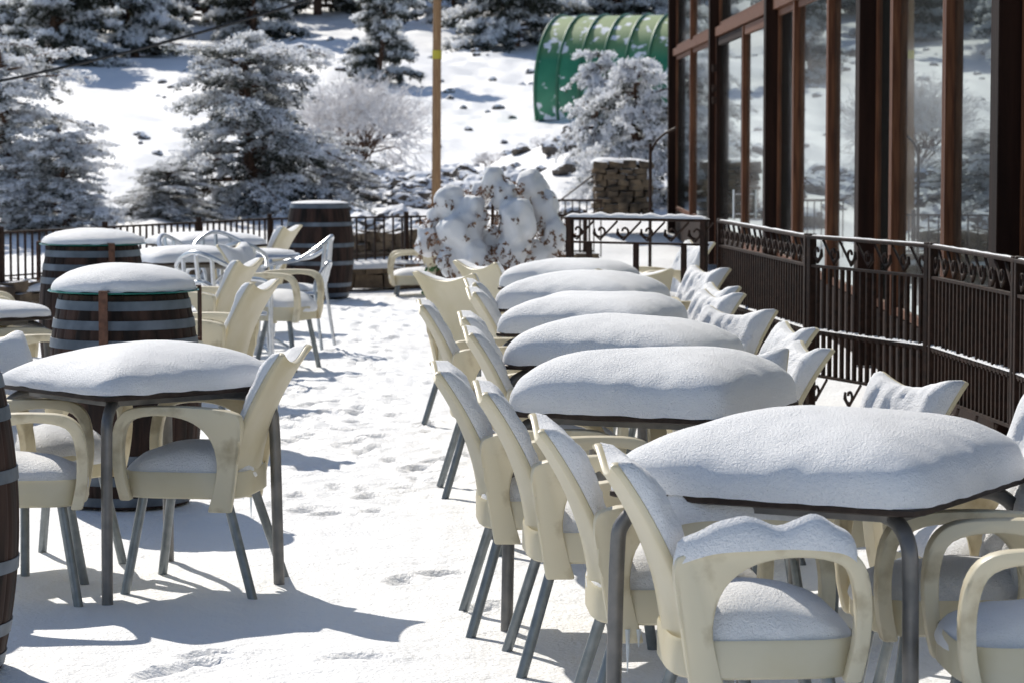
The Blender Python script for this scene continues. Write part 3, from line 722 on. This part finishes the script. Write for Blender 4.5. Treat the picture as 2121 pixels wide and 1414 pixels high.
# snow laden shrub
S=empty('snow_laden_shrub',(-.2,22.9,0)); tag(S,'evergreen shrub bowed under round lumps of snow with brown tips showing','shrub')
def at(u,v,dy=0): d=22.9+dy; return Vector((XU(u,d)+.2,dy,CH-(v-YH)*d/F))
lumps=[(935,420,34,1.1,0),(905,455,24,1.3,.1),(980,445,30,1.4,-.1),(1022,372,26,1.2,0),(995,398,20,1.2,.1),(1045,405,26,1.3,-.05),(1098,392,34,1.2,.15),(1130,440,30,1.4,.1),(1068,462,38,1.5,-.2),(1062,520,32,1.2,-.2),(955,492,44,1.4,-.15),(990,535,30,1.1,-.25),(930,540,26,1.1,-.2),(885,500,25,1.5,0),(1148,490,24,1.7,0),(1118,528,28,1.2,0),(1018,505,28,1.4,0)]
sm=MB(); rs=random.Random(2)
def ico(mb,c,rx,ry,rz_,seed):
    bm=bmesh.new(); bmesh.ops.create_icosphere(bm,subdivisions=3,radius=1); v=[]
    for q in bm.verts:
        k=1+.34*noise.noise(q.co*1.5+Vector((seed,0,0)))+.13*noise.noise(q.co*4+Vector((seed,0,0))); v.append((c.x+q.co.x*rx*k,c.y+q.co.y*ry*k,c.z+q.co.z*rz_*k))
    f=[tuple(w.index for w in q.verts) for q in bm.faces]; bm.free(); mb.add(v,f)
lf=MB()
for i,(u,v,r_,st,dy) in enumerate(lumps):
    c=at(u,v,dy); q=r_*22.9/F; ico(sm,c,q,q*.95,q*st,i*3.1)
    if i%2==0: ico(sm,c+Vector((rs.uniform(-1,1)*q*.3,.25,-q*.5)),q,q,q*st,i*5.1)
    for b_ in range(15):     # brown sprays: little fans that hang from under and around each lump
        g=rs.uniform(0,2*PI); e=rs.uniform(.85,1.12); zz=rs.uniform(-1.05,.45)
        k_=math.sqrt(max(.12,1-zz*zz*.8)); root=c+Vector((math.cos(g)*q*e*k_,-abs(math.sin(g))*q*e*k_,q*st*zz))
        ax=Vector((math.cos(g)*.7,-.5,rs.uniform(-1.2,.1))).normalized()
        for k in range(15):
            p=root+ax*rs.uniform(-.01,.075); dv=(ax+Vector((rs.gauss(0,.5),rs.gauss(0,.5),rs.gauss(0,.5)))).normalized()*.032; w=dv.cross(Vector((rs.gauss(0,1),rs.gauss(0,1),rs.gauss(0,1)))).normalized()*.0065
            lf.add([p,p+dv*.5+w,p+dv,p+dv*.5-w],[(0,1,2,3)])
sn=sm.build('snow_lumps','snow',S)
rm=sn.modifiers.new('remesh','REMESH'); rm.mode='VOXEL'; rm.voxel_size=.017; rm.use_smooth_shade=True
s2=sn.modifiers.new('smooth','SMOOTH'); s2.iterations=2; s2.factor=.5
lf.build('sprays','rusty_leaf',S,smooth=False)
st=MB()
for i,(u,v,r_,q,dy) in enumerate(lumps): st.tube(smooth_path([(rs.uniform(-.1,.1),0,.25),(at(u,v,dy).x*.5,0,.6),tuple(at(u,v,dy))],3),.014,5)
st.build('stems','bark',S)
MB().lathe([(.28,0),(.34,.1),(.38,.32),(.35,.32),(.33,.28),(.05,.28)],32).build('planter','stone',S)
iv=MB()
for k in range(90):
    p=Vector((-.44+rs.gauss(0,.03),-.35+rs.gauss(0,.04),rs.uniform(.25,.60))); a=Vector((rs.gauss(0,1),rs.gauss(0,1),rs.gauss(0,1))).normalized()*.018; b=a.cross(Vector((rs.gauss(0,1),1,rs.gauss(0,1)))).normalized()*.014
    iv.add([p-a,p+b,p+a,p-b],[(0,1,2,3)])
iv.build('ivy','ivy',S,smooth=False)
# ------------------------------------------------------------------ rocks, pillar, rubble walls
def rock(x,y,s,seed,label,group,mt='rock'):
    bm=bmesh.new(); bmesh.ops.create_icosphere(bm,subdivisions=3,radius=1)
    for q in bm.verts:
        k=1+.45*noise.noise(q.co*1.1+Vector((seed*3.3,0,0)))+.22*noise.noise(q.co*2.7+Vector((0,seed,0))); q.co=Vector((q.co.x*s*1.3*k,q.co.y*s*k,q.co.z*s*.8*k))
    me=bpy.data.meshes.new('rock'); bm.to_mesh(me); bm.free(); me.materials.append(M[mt])
    o=bpy.data.objects.new('rock',me); COL.objects.link(o); o.location=(x,y,hill(x,y)+s*.16); o.rotation_euler=(0,0,seed*1.7); tag(o,label,'rock',group)
rk=random.Random(9)
for i in range(85):
    u,d=rk.choice([(rk.gauss(900,60),rk.uniform(50,58)),(rk.uniform(980,1210),rk.uniform(46,58)),(rk.uniform(730,900),rk.uniform(44,47)),(rk.uniform(740,980),rk.uniform(52,58))])
    rock(XU(u,d),d,rk.uniform(.10,.30),i,'dark snow topped rock in the boulder band beside the wooden pole','rocks beside the pole')
for i in range(110):
    u=rk.uniform(130,1100); d=rk.uniform(60,112); rock(XU(u,d),d,rk.uniform(.05,.15),i+60,'small dark rock poking through the snow of the open slope','rocks on the open slope')
for i,(u,d,s) in enumerate([(628,100,.55),(655,101,.4)]):
    rock(XU(u,d),d,s,i+200,['larger dark boulder high on the slope above the big conifer','smaller boulder touching the larger one high on the slope'][i],None)
for nm_,lab,pp0,pp1,h,th,sz,seed in [('stone_pillar','squat brown stone pillar with a snow cap in front of the frosted conifer by the building',(XU(1235,45),45),(XU(1332,45),45),.85,.5,.15,1),('dry_stone_wall','low broken dry stone wall behind the far barrel',(XU(700,42),42),(XU(900,42),43),.38,.5,.2,2)]:
    t=empty(nm_); tag(t,lab,'wall' if 'wall' in nm_ else 'pillar')
    z0=hill((pp0[0]+pp1[0])/2,pp0[1])-.05
    if 'pillar' in nm_: z0=.30
    mb=MB(); stones(mb,pp0,pp1,h,th,sz,seed,z0,hf=(None if 'pillar' in nm_ else lambda u:.55+.5*abs(math.sin(u*9))),jit=.17); mb.build('stonework','stone',t,smooth=False)
    if 'pillar' in nm_:
        mb=MB(); mb.pillow(.46,.3,.12,0,n=3,m=2,amp=.10,seed=4); mb.build('snow_cap','snow',t,loc=((pp0[0]+pp1[0])/2,45,z0+h))
# ------------------------------------------------------------------ pole, cable, green tunnel
d=46; x=XU(903,d); t=empty('utility_pole',(x,d,hill(x,d)-.2)); tag(t,'tall brown wooden utility pole with a yellow band','pole')
MB().tube([(0,0,0),(.02,0,3),(.05,0,6.5)],.078,14,r2=.062).build('shaft','pole',t)
zb=CH+(YH-115)*d/F-(hill(x,d)-.2); MB().lathe([(.075,zb-.07),(.077,zb-.07),(.077,zb+.07),(.075,zb+.07)],20,cap=False).build('yellow_band','yellow',t,loc=(.022,0,0))
P=[]
for k in range(31):
    u=-600+k*70; q=(u-0)/650; v=170-170*q+18*(q*(1-q))*2.2; P.append((XU(u,30),30,CH+(YH-v)*30/F))
tag(MB().tube(P,.017,6).build('overhead_cable','black'),'black overhead cable slanting up across the top left','cable')
TD=76; tx=XU(1165,TD); t=empty('green_tunnel',(tx,TD,hill(tx,TD)-.3),R(-20)); tag(t,'green ribbed metal tunnel with a rounded roof streaked with snow','tunnel')
RW,RH,LL=2.3,3.0,14
def arc(x,off=0,n=28): 
    out=[]
    for k in range(n+1):
        g=-.35+(PI+.70)*k/n; out.append((x,-(RW+off)*math.cos(g),max(0,.95+(RH-.95+off)*math.sin(g))))
    return out
V=[];Fc=[];n=28
xs=[LL*i/40 for i in range(41)]
for x_ in xs: V+=arc(x_)
for i in range(40):
    for k in range(n): Fc.append((i*(n+1)+k,i*(n+1)+k+1,(i+1)*(n+1)+k+1,(i+1)*(n+1)+k))
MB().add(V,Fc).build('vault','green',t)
for i in range(19):
    x_=.03+i*.6; MB().tube(arc(x_,.02),.04,6).build('rib','greenrib',t)
MB().add(arc(.02,-.02),[tuple(range(n+1))]).build('end_wall','greenrib',t,smooth=False)
for p in protos: kill(p)
# ------------------------------------------------------------------ light, sky, camera
az=math.atan2(-.43,.90); el=R(40)
w=bpy.data.worlds.new('World'); scene.world=w; w.use_nodes=True; nt=w.node_tree
sky=nt.nodes.new('ShaderNodeTexSky'); sky.sky_type='NISHITA'; sky.sun_disc=False; sky.sun_elevation=el; sky.sun_rotation=az; sky.altitude=1500; sky.air_density=1.0; sky.dust_density=.8
hs=nt.nodes.new('ShaderNodeHueSaturation'); hs.inputs['Saturation'].default_value=.92
nt.links.new(sky.outputs[0],hs.inputs['Color']); nt.links.new(hs.outputs[0],nt.nodes['Background'].inputs[0]); nt.nodes['Background'].inputs[1].default_value=.12
sl=bpy.data.lights.new('sun','SUN'); sl.energy=4.6; sl.angle=R(.5); sl.color=(1,.94,.84); so=bpy.data.objects.new('sun',sl); COL.objects.link(so)
to=Vector((math.sin(az)*math.cos(el),math.cos(az)*math.cos(el),math.sin(el))); so.rotation_euler=to.to_track_quat('Z','Y').to_euler(); so.location=(0,0,20)
cam=bpy.data.cameras.new('camera'); co=bpy.data.objects.new('camera',cam); COL.objects.link(co); scene.camera=co
cam.sensor_width=36; cam.lens=F*36/2121; co.location=(0,0,CH); co.rotation_euler=(R(90)-math.atan(435/F),0,0); cam.clip_end=900; cam.clip_start=.1
cam.dof.use_dof=True; cam.dof.focus_distance=9.3; cam.dof.aperture_fstop=10
scene.view_settings.view_transform='Standard'; scene.view_settings.look='None'; scene.view_settings.exposure=0
